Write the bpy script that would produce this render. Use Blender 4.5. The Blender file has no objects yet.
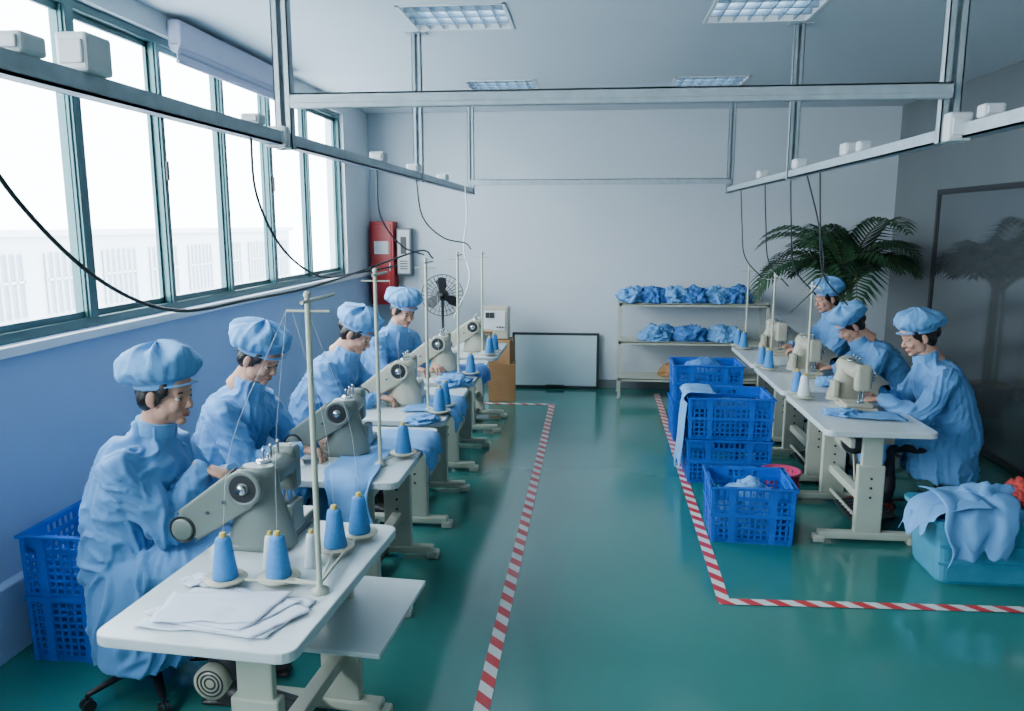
import bpy, bmesh, math, random
from mathutils import Vector, Matrix, noise
random.seed(7)
SC=bpy.context.scene
COL=SC.collection
V=Vector
def lin(c):
    c=c/255.0
    return c/12.92 if c<=0.04045 else ((c+0.055)/1.055)**2.4
def rgb(r,g,b): return (lin(r),lin(g),lin(b),1)

# ---------------------------------------------------------------- materials
def mat(name,col,rough=.5,metal=0,var=.10,nscale=6,bump=0,bscale=40,emit=0,coat=0,spec=.5,sheen=0,dist=.01):
    m=bpy.data.materials.new(name); m.use_nodes=True
    nt=m.node_tree; b=nt.nodes['Principled BSDF']
    tc=nt.nodes.new('ShaderNodeTexCoord')
    n=nt.nodes.new('ShaderNodeTexNoise'); n.inputs['Scale'].default_value=nscale; n.inputs['Detail'].default_value=4
    nt.links.new(tc.outputs['Object'],n.inputs['Vector'])
    r=nt.nodes.new('ShaderNodeValToRGB')
    r.color_ramp.elements[0].position=.3; r.color_ramp.elements[1].position=.7
    r.color_ramp.elements[0].color=(col[0]*(1-var),col[1]*(1-var),col[2]*(1-var),1)
    r.color_ramp.elements[1].color=(min(1,col[0]*(1+var)),min(1,col[1]*(1+var)),min(1,col[2]*(1+var)),1)
    nt.links.new(n.outputs['Fac'],r.inputs['Fac']); nt.links.new(r.outputs['Color'],b.inputs['Base Color'])
    b.inputs['Roughness'].default_value=rough; b.inputs['Metallic'].default_value=metal
    b.inputs['Specular IOR Level'].default_value=spec
    if coat: b.inputs['Coat Weight'].default_value=coat; b.inputs['Coat Roughness'].default_value=.12
    if sheen: b.inputs['Sheen Weight'].default_value=sheen
    if emit:
        b.inputs['Emission Color'].default_value=col; b.inputs['Emission Strength'].default_value=emit
    if bump:
        n2=nt.nodes.new('ShaderNodeTexNoise'); n2.inputs['Scale'].default_value=bscale; n2.inputs['Detail'].default_value=3
        nt.links.new(tc.outputs['Object'],n2.inputs['Vector'])
        bp=nt.nodes.new('ShaderNodeBump'); bp.inputs['Strength'].default_value=bump; bp.inputs['Distance'].default_value=dist
        nt.links.new(n2.outputs['Fac'],bp.inputs['Height']); nt.links.new(bp.outputs['Normal'],b.inputs['Normal'])
    return m

M_wall=mat('wall_paint',rgb(200,208,215),.7,var=.02,nscale=1.5,bump=.1,bscale=60,dist=.002)
M_wallL=mat('wall_paint_blue',rgb(160,184,219),.6,var=.03,nscale=1.5)
M_ceil=mat('ceiling_paint',rgb(198,205,211),.8,var=.02,nscale=1)
M_trimW=mat('trim_white',rgb(220,225,230),.5,var=.02)
M_frame=mat('window_frame_teal',rgb(60,98,102),.35,metal=.3,var=.05)
M_gray=mat('partition_gray',rgb(106,112,115),.3,var=.05,nscale=2)
M_galv=mat('galvanised_steel',rgb(176,188,195),.4,metal=.35,var=.10,nscale=20)
M_boxw=mat('white_plastic',rgb(215,218,220),.4,var=.03)
M_cable=mat('cable_rubber',rgb(48,52,58),.5,var=.05)
M_gown=mat('gown_fabric',rgb(86,143,200),.75,var=.06,nscale=5,bump=.25,bscale=26,sheen=.12)
M_cap=mat('cap_fabric',rgb(92,152,206),.75,var=.07,nscale=12,bump=.4,bscale=45,sheen=.12)
M_skin=mat('skin',rgb(192,144,122),.55,var=.06,nscale=20,bump=.05,bscale=200,dist=.001)
M_lip=mat('lip',rgb(160,98,90),.5,var=.05)
M_hair=mat('hair_black',rgb(22,18,18),.45,var=.2,nscale=80,bump=.5,bscale=150,dist=.003)
M_eyew=mat('eye_white',rgb(205,200,196),.3,var=.02)
M_eyed=mat('eye_iris',rgb(30,20,16),.2,var=.1)
M_pants=mat('dark_trousers',rgb(36,38,48),.8,var=.1,bump=.3,bscale=30)
M_shoe=mat('shoe_leather',rgb(32,30,32),.45,var=.1)
M_shoer=mat('shoe_red',rgb(150,50,40),.5,var=.1)
M_top=mat('table_laminate',rgb(200,210,213),.25,var=.02,nscale=3)
M_cream=mat('cream_enamel',rgb(184,187,170),.4,var=.05,nscale=8)
M_mach=mat('machine_enamel',rgb(112,122,116),.32,var=.06,nscale=10)
M_machc=mat('machine_cream',rgb(178,174,155),.35,var=.05,nscale=10)
M_dark=mat('dark_metal',rgb(52,54,58),.4,metal=.3,var=.1)
M_chrome=mat('chrome',rgb(190,195,198),.18,metal=1,var=.03)
M_louv=mat('louver_aluminium',rgb(150,175,192),.25,metal=.9,var=.03)
M_black=mat('black_plastic',rgb(26,27,30),.5,var=.1)
M_thread=mat('blue_thread',rgb(62,134,200),.7,var=.1,nscale=90,bump=.6,bscale=180,dist=.002)
M_threadw=mat('white_thread',rgb(215,222,226),.7,var=.06,nscale=90,bump=.5,bscale=180,dist=.002)
M_yel=mat('yellow_core',rgb(190,165,75),.5,var=.05)
M_crate=mat('blue_crate_plastic',rgb(14,98,202),.38,var=.08,nscale=10)
M_tub=mat('teal_tub_plastic',rgb(66,146,178),.35,var=.08,nscale=10)
M_cloth=mat('blue_fabric',rgb(98,156,212),.8,var=.08,nscale=6,bump=.35,bscale=25)
M_clothd=mat('blue_fabric_deep',rgb(62,118,186),.8,var=.2,nscale=9,bump=.35,bscale=25)
M_clothw=mat('white_nonwoven',rgb(208,216,232),.8,var=.03,nscale=10,bump=.2,bscale=50)
M_red=mat('red_enamel',rgb(178,28,34),.35,var=.06)
M_redc=mat('red_fabric',rgb(180,60,55),.8,var=.4,nscale=14)
M_pink=mat('pink_plastic',rgb(200,70,110),.4,var=.05)
M_card=mat('cardboard',rgb(160,118,76),.8,var=.08,nscale=15)
M_leaf=mat('palm_leaf',rgb(40,72,46),.45,var=.3,nscale=12)
M_stem=mat('palm_stem',rgb(78,92,52),.6,var=.2,nscale=20)
M_pot=mat('pot_ceramic',rgb(120,116,108),.5,var=.1)
M_wb=mat('whiteboard',rgb(182,204,210),.25,var=.02)
M_ext=mat('exterior_wall',rgb(190,196,203),.8,var=.04)
M_extw=mat('exterior_window',rgb(132,146,158),.5,var=.08)
M_ground=mat('exterior_ground',rgb(215,220,224),.9,var=.05)
M_lam=mat('tube_light',(.85,.94,1,1),.5,var=.01,emit=7.0)

def glassmat():
    m=bpy.data.materials.new('window_glass'); m.use_nodes=True; nt=m.node_tree
    nt.nodes.clear()
    o=nt.nodes.new('ShaderNodeOutputMaterial'); t=nt.nodes.new('ShaderNodeBsdfTransparent'); g=nt.nodes.new('ShaderNodeBsdfGlossy')
    g.inputs['Roughness'].default_value=.02; x=nt.nodes.new('ShaderNodeMixShader'); x.inputs[0].default_value=.05
    t.inputs['Color'].default_value=(.95,.98,.98,1)
    nt.links.new(t.outputs[0],x.inputs[1]); nt.links.new(g.outputs[0],x.inputs[2]); nt.links.new(x.outputs[0],o.inputs[0])
    return m
M_glass=glassmat()
M_dglass=mat('dark_tinted_glass',rgb(96,104,108),.06,metal=.55,var=.04,spec=.8,coat=.6)
M_floor=mat('floor_epoxy_green',rgb(46,116,109),.17,var=.08,nscale=.8,bump=.03,bscale=5,coat=.4,dist=.01)
def tapemat():
    m=bpy.data.materials.new('hazard_tape'); m.use_nodes=True; nt=m.node_tree; b=nt.nodes['Principled BSDF']
    tc=nt.nodes.new('ShaderNodeTexCoord'); s=nt.nodes.new('ShaderNodeSeparateXYZ'); nt.links.new(tc.outputs['Object'],s.inputs[0])
    a=nt.nodes.new('ShaderNodeMath'); a.operation='ADD'; nt.links.new(s.outputs[0],a.inputs[0]); nt.links.new(s.outputs[1],a.inputs[1])
    k=nt.nodes.new('ShaderNodeMath'); k.operation='MULTIPLY'; k.inputs[1].default_value=1/.15; nt.links.new(a.outputs[0],k.inputs[0])
    f=nt.nodes.new('ShaderNodeMath'); f.operation='FRACT'; nt.links.new(k.outputs[0],f.inputs[0])
    g=nt.nodes.new('ShaderNodeMath'); g.operation='GREATER_THAN'; g.inputs[1].default_value=.5; nt.links.new(f.outputs[0],g.inputs[0])
    x=nt.nodes.new('ShaderNodeMix'); x.data_type='RGBA'; nt.links.new(g.outputs[0],x.inputs[0])
    x.inputs[6].default_value=rgb(205,210,208); x.inputs[7].default_value=rgb(190,48,54)
    nt.links.new(x.outputs[2],b.inputs['Base Color']); b.inputs['Roughness'].default_value=.35
    return m
M_tape=tapemat()

# ---------------------------------------------------------------- mesh builder
class MB:
    def __init__(s): s.v=[];s.f=[];s.m=[];s.sm=[];s.M=Matrix()
    def add(s,vs,fs,m=0,smooth=False):
        o=len(s.v); s.v+=[tuple(s.M@V(v)) for v in vs]
        for f in fs: s.f.append([i+o for i in f]); s.m.append(m); s.sm.append(smooth)
    def frombm(s,bm,m,smooth=False):
        bm.verts.index_update()
        s.add([v.co[:] for v in bm.verts],[[v.index for v in f.verts] for f in bm.faces],m,smooth); bm.free()
    def box(s,x0,x1,y0,y1,z0,z1,m=0,b=0,seg=2):
        if b<=0:
            vs=[(x,y,z) for x in(x0,x1) for y in(y0,y1) for z in(z0,z1)]
            s.add(vs,[(0,1,3,2),(4,6,7,5),(0,4,5,1),(2,3,7,6),(0,2,6,4),(1,5,7,3)],m); return
        bm=bmesh.new(); bmesh.ops.create_cube(bm,size=1)
        for v in bm.verts:
            v.co=V(((x0+x1)/2+v.co.x*(x1-x0),(y0+y1)/2+v.co.y*(y1-y0),(z0+z1)/2+v.co.z*(z1-z0)))
        b=min(b,(x1-x0)*.45,(y1-y0)*.45,(z1-z0)*.45)
        bmesh.ops.bevel(bm,geom=bm.edges[:],offset=b,segments=seg,affect='EDGES',profile=.5)
        s.frombm(bm,m)
    def prism(s,poly,ax,a0,a1,m=0,b=0,seg=2,smooth=False):
        bm=bmesh.new()
        def mk(p,a):
            return V((a,p[0],p[1])) if ax==0 else (V((p[0],a,p[1])) if ax==1 else V((p[0],p[1],a)))
        v0=[bm.verts.new(mk(p,a0)) for p in poly]; v1=[bm.verts.new(mk(p,a1)) for p in poly]
        n=len(poly); bm.faces.new(v0); bm.faces.new(v1[::-1])
        for i in range(n): bm.faces.new((v0[i],v1[i],v1[(i+1)%n],v0[(i+1)%n]))
        if b>0:
            ed=[e for f in bm.faces if len(f.verts)==n and n!=4 for e in f.edges] if n>6 else bm.edges[:]
            bmesh.ops.bevel(bm,geom=list(set(ed)),offset=b,segments=seg,affect='EDGES',profile=.5)
        s.frombm(bm,m,smooth)
    def tube(s,pts,rad,seg=12,m=0,smooth=True,up=None):
        pts=[V(p) for p in pts]; n=len(pts)
        if not isinstance(rad,(list,)): rad=[rad]*n
        T=[]
        for i in range(n):
            a=pts[max(0,i-1)]; b=pts[min(n-1,i+1)]; t=(b-a)
            T.append(t.normalized() if t.length>1e-9 else V((0,0,1)))
        vs=[];fs=[]
        if up is None:
            u=V((0,0,1)) if abs(T[0].z)<.9 else V((1,0,0))
        else: u=V(up)
        for i in range(n):
            t=T[i]; w=u-t*u.dot(t)
            if w.length<1e-5: w=V((1,0,0))-t*t.x
            w.normalize(); sd=w.cross(t)
            if up is None: u=w
            r=rad[i]; a,b=(r if isinstance(r,tuple) else (r,r))
            for k in range(seg):
                ph=2*math.pi*k/seg
                vs.append(pts[i]+sd*a*math.cos(ph)+w*b*math.sin(ph))
        for i in range(n-1):
            for k in range(seg):
                k2=(k+1)%seg; fs.append((i*seg+k,i*seg+k2,(i+1)*seg+k2,(i+1)*seg+k))
        s.add(vs,fs,m,smooth)
        s.add(vs[:seg],[list(range(seg))[::-1]],m,False); s.add(vs[-seg:],[list(range(seg))],m,False)
    def cyl(s,p0,p1,r0,r1=None,seg=20,m=0,smooth=True):
        s.tube([p0,p1],[r0,r0 if r1 is None else r1],seg,m,smooth)
    def ball(s,c,r,rot=None,seg=20,rings=12,m=0):
        if not isinstance(r,tuple): r=(r,r,r)
        R=rot if rot is not None else Matrix.Identity(3)
        c=V(c); vs=[c+R@V((0,0,-r[2]))]
        for i in range(1,rings):
            th=-math.pi/2+math.pi*i/rings
            for k in range(seg):
                ph=2*math.pi*k/seg
                vs.append(c+R@V((r[0]*math.cos(th)*math.cos(ph),r[1]*math.cos(th)*math.sin(ph),r[2]*math.sin(th))))
        vs.append(c+R@V((0,0,r[2]))); fs=[]
        for k in range(seg): fs.append((0,1+(k+1)%seg,1+k))
        for i in range(rings-2):
            for k in range(seg):
                a=1+i*seg+k;b=1+i*seg+(k+1)%seg; fs.append((a,b,b+seg,a+seg))
        L=len(vs)-1; base=1+(rings-2)*seg
        for k in range(seg): fs.append((base+k,base+(k+1)%seg,L))
        s.add(vs,fs,m,True)
    def lathe(s,prof,c=(0,0,0),seg=28,m=0,R=None):
        c=V(c); R=R or Matrix.Identity(3); vs=[];fs=[];n=len(prof)
        for (r,z) in prof:
            for k in range(seg):
                ph=2*math.pi*k/seg; vs.append(c+R@V((r*math.cos(ph),r*math.sin(ph),z)))
        for i in range(n-1):
            for k in range(seg):
                k2=(k+1)%seg; fs.append((i*seg+k,i*seg+k2,(i+1)*seg+k2,(i+1)*seg+k))
        s.add(vs,fs,m,True)
        if prof[0][0]>1e-4: s.add(vs[:seg],[list(range(seg))[::-1]],m)
        if prof[-1][0]>1e-4: s.add(vs[-seg:],[list(range(seg))],m)
    def mesh(s,name,mats,recalc=True,weld=False):
        me=bpy.data.meshes.new(name); me.from_pydata(s.v,[],s.f)
        for mm in mats: me.materials.append(mm)
        for i,p in enumerate(me.polygons): p.material_index=s.m[i]; p.use_smooth=s.sm[i]
        if recalc or weld:
            bm=bmesh.new(); bm.from_mesh(me)
            if weld: bmesh.ops.remove_doubles(bm,verts=bm.verts[:],dist=1e-5)
            if recalc: bmesh.ops.recalc_face_normals(bm,faces=bm.faces[:])
            bm.to_mesh(me); bm.free()
        me.update(); return me
def link(name,me,loc=(0,0,0),rz=0,parent=None,mat4=None):
    o=bpy.data.objects.new(name,me); COL.objects.link(o)
    if mat4 is not None: o.matrix_world=mat4
    else: o.location=loc; o.rotation_euler=(0,0,rz)
    if parent: o.parent=parent
    return o
def voxel(mb,name,mats,vox,sm=2,fac=.5):
    me=mb.mesh(name+'_src',mats,weld=True)
    o=bpy.data.objects.new(name+'_src',me); COL.objects.link(o)
    r=o.modifiers.new('r','REMESH'); r.mode='VOXEL'; r.voxel_size=vox
    if sm:
        q=o.modifiers.new('s','SMOOTH'); q.factor=fac; q.iterations=sm
    dg=bpy.context.evaluated_depsgraph_get()
    me2=bpy.data.meshes.new_from_object(o.evaluated_get(dg)); me2.name=name
    bpy.data.objects.remove(o); bpy.data.meshes.remove(me)
    me2.materials.clear()
    for mm in mats: me2.materials.append(mm)
    for p in me2.polygons: p.use_smooth=True; p.material_index=0
    return me2
def wrinkle(me,amp,sc,seed=0,zs=.5):
    off=V((seed*3.1,seed*1.7,seed*.9))
    ns=[v.normal.copy() for v in me.vertices]
    for v,nn in zip(me.vertices,ns):
        c=V((v.co.x*sc,v.co.y*sc,v.co.z*sc*zs))+off
        c+=.5*V((noise.noise(c*.6),noise.noise(c*.6+V((5,5,5))),noise.noise(c*.5+V((1,8,3)))))
        n1=noise.noise(c); n2=noise.noise(c*2.1+V((9,2,4)))
        d=(max(0,1-abs(n1)*3.2))**1.5-.35+.45*((max(0,1-abs(n2)*3.2))**1.5-.3)
        v.co+=nn*amp*d
    me.update()
def folds(me,seed,amp):
    # cloth folds: long hanging folds on the trunk, short cross creases on the sleeves
    off=V((seed*3.1,seed*1.7,seed*.9)); ns=[v.normal.copy() for v in me.vertices]
    for v,nn in zip(me.vertices,ns):
        x,y,z=v.co
        wp=noise.noise(V((x*4,y*4,z*4))+off)
        arm=min(1,max(0,(abs(y)-.17)/.05)) if z>.60 else 0
        arm=max(arm,min(1,max(0,(x-.24)/.05))) if z>.70 else arm
        a=V((x*8+wp,y*8,z*2.1+wp*.9))+off
        body=noise.noise(a)*1.1+.8*(max(0,1-abs(noise.noise(a*1.7+V((3,1,7))))*5)-.22)
        c=V(((x+z)*15+wp*2,y*7,(x-z)*4))+off
        sl=noise.noise(c)*.7+.75*(max(0,1-abs(noise.noise(c*1.3+V((2,6,1))))*4.5)-.24)
        v.co+=nn*amp*(body*(1-arm)+sl*arm*.85)
    me.update()
def rotm(axis,deg): return Matrix.Rotation(math.radians(deg),3,axis)
def crom(pts,n=8):
    P=[V(p) for p in pts]; P=[P[0]*2-P[1]]+P+[P[-1]*2-P[-2]]; out=[]
    for i in range(1,len(P)-2):
        for k in range(n):
            t=k/n; a,b,c,d=P[i-1],P[i],P[i+1],P[i+2]
            out.append(.5*((2*b)+(c-a)*t+(2*a-5*b+4*c-d)*t*t+(3*b-3*c+d-a)*t**3))
    out.append(P[-2]); return out

# ---------------------------------------------------------------- room
XL,XR,YB,YF,H=-2.65,3.38,9.3,-3.5,3.23
b=MB(); b.box(XL-.3,XR+.3,YF,YB+.2,-.1,0,0); link('floor',b.mesh('floor',[M_floor]))
b=MB(); b.box(XL-.2,XR+.2,YB,YB+.2,0,H,0); link('wall_back',b.mesh('wall_back',[M_wall]))
b=MB(); b.box(XL-.2,XR+.2,YF-.2,YF,0,H,0); link('wall_front',b.mesh('wall_front',[M_wall]))
SZ,TZ=1.40,3.10
b=MB()
b.box(XL-.2,XL,YF,YB,0,SZ,1); b.box(XL-.2,XL,YF,YB,TZ,H,0)
b.box(XL-.2,XL,8.36,YB,SZ,TZ,0); b.box(XL-.2,XL,2.2,2.55,SZ,TZ,0); b.box(XL-.2,XL,YF,-2.6,SZ,TZ,0)
link('wall_left',b.mesh('wall_left',[M_wall,M_wallL]))
b=MB(); b.box(XL,XL+.06,YF,YB,0,.34,0,b=.008); link('baseboard_left',b.mesh('baseboard_left',[M_wallL]))
b=MB(); b.box(XL-.02,XL+.035,YF,YB-.001,SZ-.05,SZ,0,b=.006); link('trim_sill',b.mesh('trim_sill',[M_trimW]))
b=MB()
b.box(XR,XR+.15,YF,YB,0,H,0)
link('wall_right',b.mesh('wall_right',[M_gray]))
def dark_panel(name,y0,y1,z0,z1):
    b=MB(); fr=.05; x0,x1=XR-.032,XR-.001
    b.box(x0,x1,y0,y1,z1-fr,z1,0,b=.004); b.box(x0,x1,y0,y1,z0,z0+fr,0,b=.004)
    b.box(x0,x1,y0,y0+fr,z0+fr,z1-fr,0,b=.004); b.box(x0,x1,y1-fr,y1,z0+fr,z1-fr,0,b=.004)
    b.box(XR-.018,XR-.003,y0+fr,y1-fr,z0+fr,z1-fr,1)
    link(name,b.mesh(name,[M_dark,M_dglass,M_chrome]))
dark_panel('window_8',5.7,8.15,.01,2.28)
dark_panel('window_9',3.0,5.6,.01,2.28)
b=MB()
for y in (5.65,2.9): b.box(XR-.04,XR,y-.035,y+.035,0,H,0)
link('trim_1',b.mesh('trim_1',[M_dark]))
b=MB(); b.box(XL,XR,YB-.012,YB,0,.10,0); link('baseboard_back',b.mesh('baseboard_back',[M_gray]))

troff=[(-1.19,-.53,4.82,5.44),(.69,1.35,4.80,5.42),(-1.19,-.53,7.3,7.92),(.71,1.37,7.3,7.92),(-1.19,-.53,2.0,2.62),(.69,1.35,2.0,2.62)]
xs=sorted(set([XL-.2,XR+.2]+[t[i] for t in troff for i in(0,1)])); ys=sorted(set([YF-.2,YB+.2]+[t[i] for t in troff for i in(2,3)]))
b=MB()
for i in range(len(xs)-1):
    for j in range(len(ys)-1):
        cx,cy=(xs[i]+xs[i+1])/2,(ys[j]+ys[j+1])/2
        if any(t[0]<cx<t[1] and t[2]<cy<t[3] for t in troff): continue
        b.add([(xs[i],ys[j],H),(xs[i+1],ys[j],H),(xs[i+1],ys[j+1],H),(xs[i],ys[j+1],H)],[(0,3,2,1)],0)
b.add([(XL-.2,YF-.2,H+.25),(XR+.2,YF-.2,H+.25),(XR+.2,YB+.2,H+.25),(XL-.2,YB+.2,H+.25)],[(0,1,2,3)],0)
link('ceiling',b.mesh('ceiling',[M_ceil],recalc=False))
for t in troff:
    b=MB(); w=t[1]-t[0]; d=t[3]-t[2]
    b.M=Matrix.Translation((t[0],t[2],H))
    b.box(0,.02,0,d,-.006,.1,0); b.box(w-.02,w,0,d,-.006,.1,0); b.box(0,w,0,.02,-.006,.1,0); b.box(0,w,d-.02,d,-.006,.1,0)
    b.box(0,w,0,d,.1,.11,1)
    for i in range(1,7): b.box(w*i/7-.005,w*i/7+.005,.02,d-.02,0,.055,3)
    for j in range(1,4): b.box(.02,w-.02,d*j/4-.008,d*j/4+.008,0,.055,3)
    for j in (.18,.5,.82): b.cyl((.04,d*j,.078),(w-.04,d*j,.078),.013,m=2,seg=10)
    link('recessed_ceiling_light',b.mesh('recessed_ceiling_light',[M_boxw,M_louv,M_lam,M_louv]))

def window(name,y0,y1,mull):
    b=MB(); xa,xb=XL-.12,XL-.04; f=.05
    b.box(xa,xb,y0,y1,SZ,SZ+f,0,b=.004); b.box(xa,xb,y0,y1,TZ-f,TZ,0,b=.004)
    b.box(xa,xb,y0,y0+f,SZ+f,TZ-f,0,b=.004); b.box(xa,xb,y1-f,y1,SZ+f,TZ-f,0,b=.004)
    for i,(y,w) in enumerate(mull):
        b.box(xa+.01,xb,y-w/2,y+w/2,SZ+f,TZ-f,0,b=.004)
        b.box(xb,xb+.012,y-w/2+.01,y+w/2-.01,SZ+.05,TZ-.05,0)
        if i%2==0:
            b.box(xb+.012,xb+.03,y-.012,y+.012,2.22,2.34,1,b=.004)
    E=[y0+f]+[m[0] for m in mull]+[y1-f]
    for i in range(len(E)-1):
        a,c=E[i],E[i+1]; x=xa+.02+(.02 if i%2 else 0)
        b.box(x,x+.02,a+.02,a+.05,SZ+.05,TZ-.05,0); b.box(x,x+.02,c-.05,c-.02,SZ+.05,TZ-.05,0)
        b.box(x,x+.02,a,c,SZ+.045,SZ+.085,0); b.box(x,x+.02,a,c,TZ-.085,TZ-.045,0)
        b.box(x+.008,x+.012,a,c,SZ+.05,TZ-.05,2)
    link(name,b.mesh(name,[M_frame,M_dark,M_glass]))
window('window_1',2.55,8.36,[(3.2,.05),(3.97,.09),(4.8,.06),(5.64,.06),(6.47,.08),(7.35,.05)])
window('window_2',-2.6,2.2,[(-1.8,.05),(-1.0,.08),(-.2,.05),(.6,.08),(1.4,.05)])
for (y0,y1) in ((2.55,8.36),(-2.6,2.2)):
    l=bpy.data.lights.new('window_portal','AREA'); l.shape='RECTANGLE'; l.size=TZ-SZ; l.size_y=y1-y0
    try: l.cycles.is_portal=True
    except Exception as e: print('portal',e)
    o=bpy.data.objects.new('window_portal',l); COL.objects.link(o); o.location=(XL-.13,(y0+y1)/2,(SZ+TZ)/2); o.rotation_euler=(0,-math.pi/2,0)
b=MB(); b.box(XL+.01,XL+.10,4.85,6.75,3.03,3.20,0,b=.02); b.cyl((XL+.055,4.85,3.03),(XL+.055,6.75,3.03),.028,m=0)
b.box(XL+.052,XL+.058,4.88,6.72,2.96,3.03,0); b.cyl((XL+.055,4.88,2.955),(XL+.055,6.72,2.955),.012,m=0)
link('roller_blind',b.mesh('roller_blind',[mat('blind_fabric',rgb(180,184,206),.7,var=.03)]))

b=MB(); b.box(-40,XL-.3,-20,40,-4.2,-4,0); link('ground_outside',b.mesh('ground_outside',[M_ground]))
b=MB(); b.box(-19,-15,-5,38,-4,1.75,0); b.box(-14.98,-14.8,-5,38,1.62,1.8,0)
for i in range(14):
    y=2+i*2.6
    b.box(-15.0,-14.95,y,y+1.7,-.5,1.15,1)
    for k in range(7): b.box(-14.95,-14.9,y+k*.283-.02,y+k*.283+.02,-.55,1.2,0)
    b.box(-14.95,-14.9,y-.05,y+1.75,.4,.46,0)
link('neighbouring_building',b.mesh('neighbouring_building',[M_ext,M_extw]))

b=MB(); z=.003
def strip(p0,p1,w):
    p0=V(p0);p1=V(p1); d=(p1-p0).normalized(); n=V((-d.y,d.x,0))*w/2
    b.add([p0-n,p1-n,p1+n,p0+n],[(0,1,2,3)],0)
strip((-.42,.8,z),(-.40,8.35,z),.065); strip((-.43,8.32,z+.001),(-1.2,8.32,z+.001),.06)
strip((.72,3.9,z),(.78,9.0,z),.065); strip((.69,3.90,z+.001),(3.3,4.01,z+.001),.065)
link('floor_marking_tape',b.mesh('floor_marking_tape',[M_tape],recalc=False))

# ---------------------------------------------------------------- overhead rails
RX1,RX2,RZ=-1.21,1.32,2.27
b=MB()
for X,y0,y1 in ((RX1,.6,8.0),(RX2,.6,8.0)):
    b.box(X-.025,X+.025,y0,y1,RZ-.02,RZ-.012,0); b.box(X-.025,X-.02,y0,y1,RZ-.02,RZ+.03,0); b.box(X+.02,X+.025,y0,y1,RZ-.02,RZ+.03,0)
    b.box(X-.02,X-.01,y0,y1,RZ+.024,RZ+.03,0); b.box(X+.01,X+.02,y0,y1,RZ+.024,RZ+.03,0)
for y in (3.08,5.5,7.9):
    for X in (RX1,RX2):
        X-= .0 if X<0 else .04*(y<4)
        b.box(X-.033,X-.028,y-.02,y+.02,RZ-.03,H,0); b.box(X+.028,X+.033,y-.02,y+.02,RZ-.03,H,0); b.box(X-.033,X+.033,y+.016,y+.02,RZ-.03,H,0)
        b.box(X-.033,X-.010,y-.02,y-.016,RZ-.03,H,0); b.box(X+.010,X+.033,y-.02,y-.016,RZ-.03,H,0)
        b.box(X-.07,X+.07,y-.05,y+.05,H-.008,H,0)
for y,z in ((3.03,2.42),(7.86,2.36)):
    x1=RX2-(.06 if y<4 else 0); x0=RX1+(.05 if y<4 else 0)
    b.box(x0,x1,y-.02,y+.02,z+.018,z+.024,0); b.box(x0,x1,y-.02,y-.014,z-.03,z+.024,0); b.box(x0,x1,y+.014,y+.02,z-.03,z+.024,0)
    b.box(x0,x1,y-.024,y-.02,z-.012,z+.002,0)
link('suspended_rail_frame',b.mesh('suspended_rail_frame',[M_galv]))
def jbox(x,y,z,s=(.05,.05,.06)):
    b=MB(); b.box(x-s[0],x+s[0],y-s[1],y+s[1],z,z+2*s[2],0,b=.008)
    b.box(x-s[0]*.75,x+s[0]*.75,y-s[1]-.006,y-s[1]+.002,z+s[2]*.4,z+s[2]*1.6,0,b=.004)
    link('junction_box',b.mesh('junction_box',[M_boxw,M_dark]))
jbox(RX1,1.84,RZ+.031,(.04,.05,.045)); jbox(RX1,1.62,RZ+.031,(.035,.04,.022)); jbox(RX1,3.0,RZ-.03,(.04,.025,.04)); jbox(RX1,2.78,RZ+.031,(.035,.03,.018))
jbox(RX1,4.45,RZ+.031,(.04,.05,.025)); jbox(RX1,5.35,RZ+.031,(.04,.06,.025)); jbox(RX1,6.4,RZ+.031,(.04,.06,.025))
jbox(RX2-.03,3.02,RZ-.03,(.04,.03,.05)); jbox(RX2,2.85,RZ+.031,(.035,.03,.022)); jbox(RX2,4.3,RZ+.031,(.04,.05,.03)); jbox(RX2,5.3,RZ+.031,(.04,.05,.03)); jbox(RX2,6.4,RZ+.031,(.04,.05,.03));jbox(RX2,4.1,RZ+.031,(.03,.03,.025))
def cable(pts,r=.007,m=None):
    b=MB(); b.tube(crom(pts),r,8,0); link('power_cable',b.mesh('power_cable',[m or M_cable]))
cable([(RX1-.04,1.45,2.22),(RX1-.04,1.62,2.0),(RX1-.04,1.9,1.80),(RX1-.04,2.25,1.69),(RX1-.02,2.7,1.68),(RX1,3.3,1.68),(RX1+.02,4.0,1.71),(-1.10,5.0,1.78),(-1.08,5.3,1.72)],.0055)
cable([(RX1,2.75,RZ),(RX1-.01,2.8,2.05),(RX1,3.0,1.85),(RX1,3.4,1.72),(RX1,3.9,1.70),(-1.08,4.3,1.72)],.005)
cable([(RX1,4.4,RZ),(RX1,4.45,2.0),(-1.15,4.7,1.82),(-1.1,5.1,1.75)],.005)
cable([(RX1,5.4,RZ),(RX1+.02,5.5,2.0),(-1.1,5.8,1.85),(-1.0,6.2,1.80),(-.98,6.35,1.75)],.005)
cable([(RX1+.15,6.6,RZ),(-1.05,6.6,2.0),(-1.07,6.55,1.75),(-1.0,6.4,1.5),(-1.1,6.2,1.2)],.006,M_boxw)
for y in (4.9,5.6,6.4,7.4):
    cable([(RX2+.02,y,RZ),(RX2+.05,y+.03,1.95),(RX2+.1,y+.08,1.65),(RX2+.28,y+.15,1.45)],.005)
cable([(RX2+.02,5.2,RZ),(RX2+.14,5.25,1.9),(RX2+.18,5.3,1.6),(RX2+.05,5.5,1.35)],.005)

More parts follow.
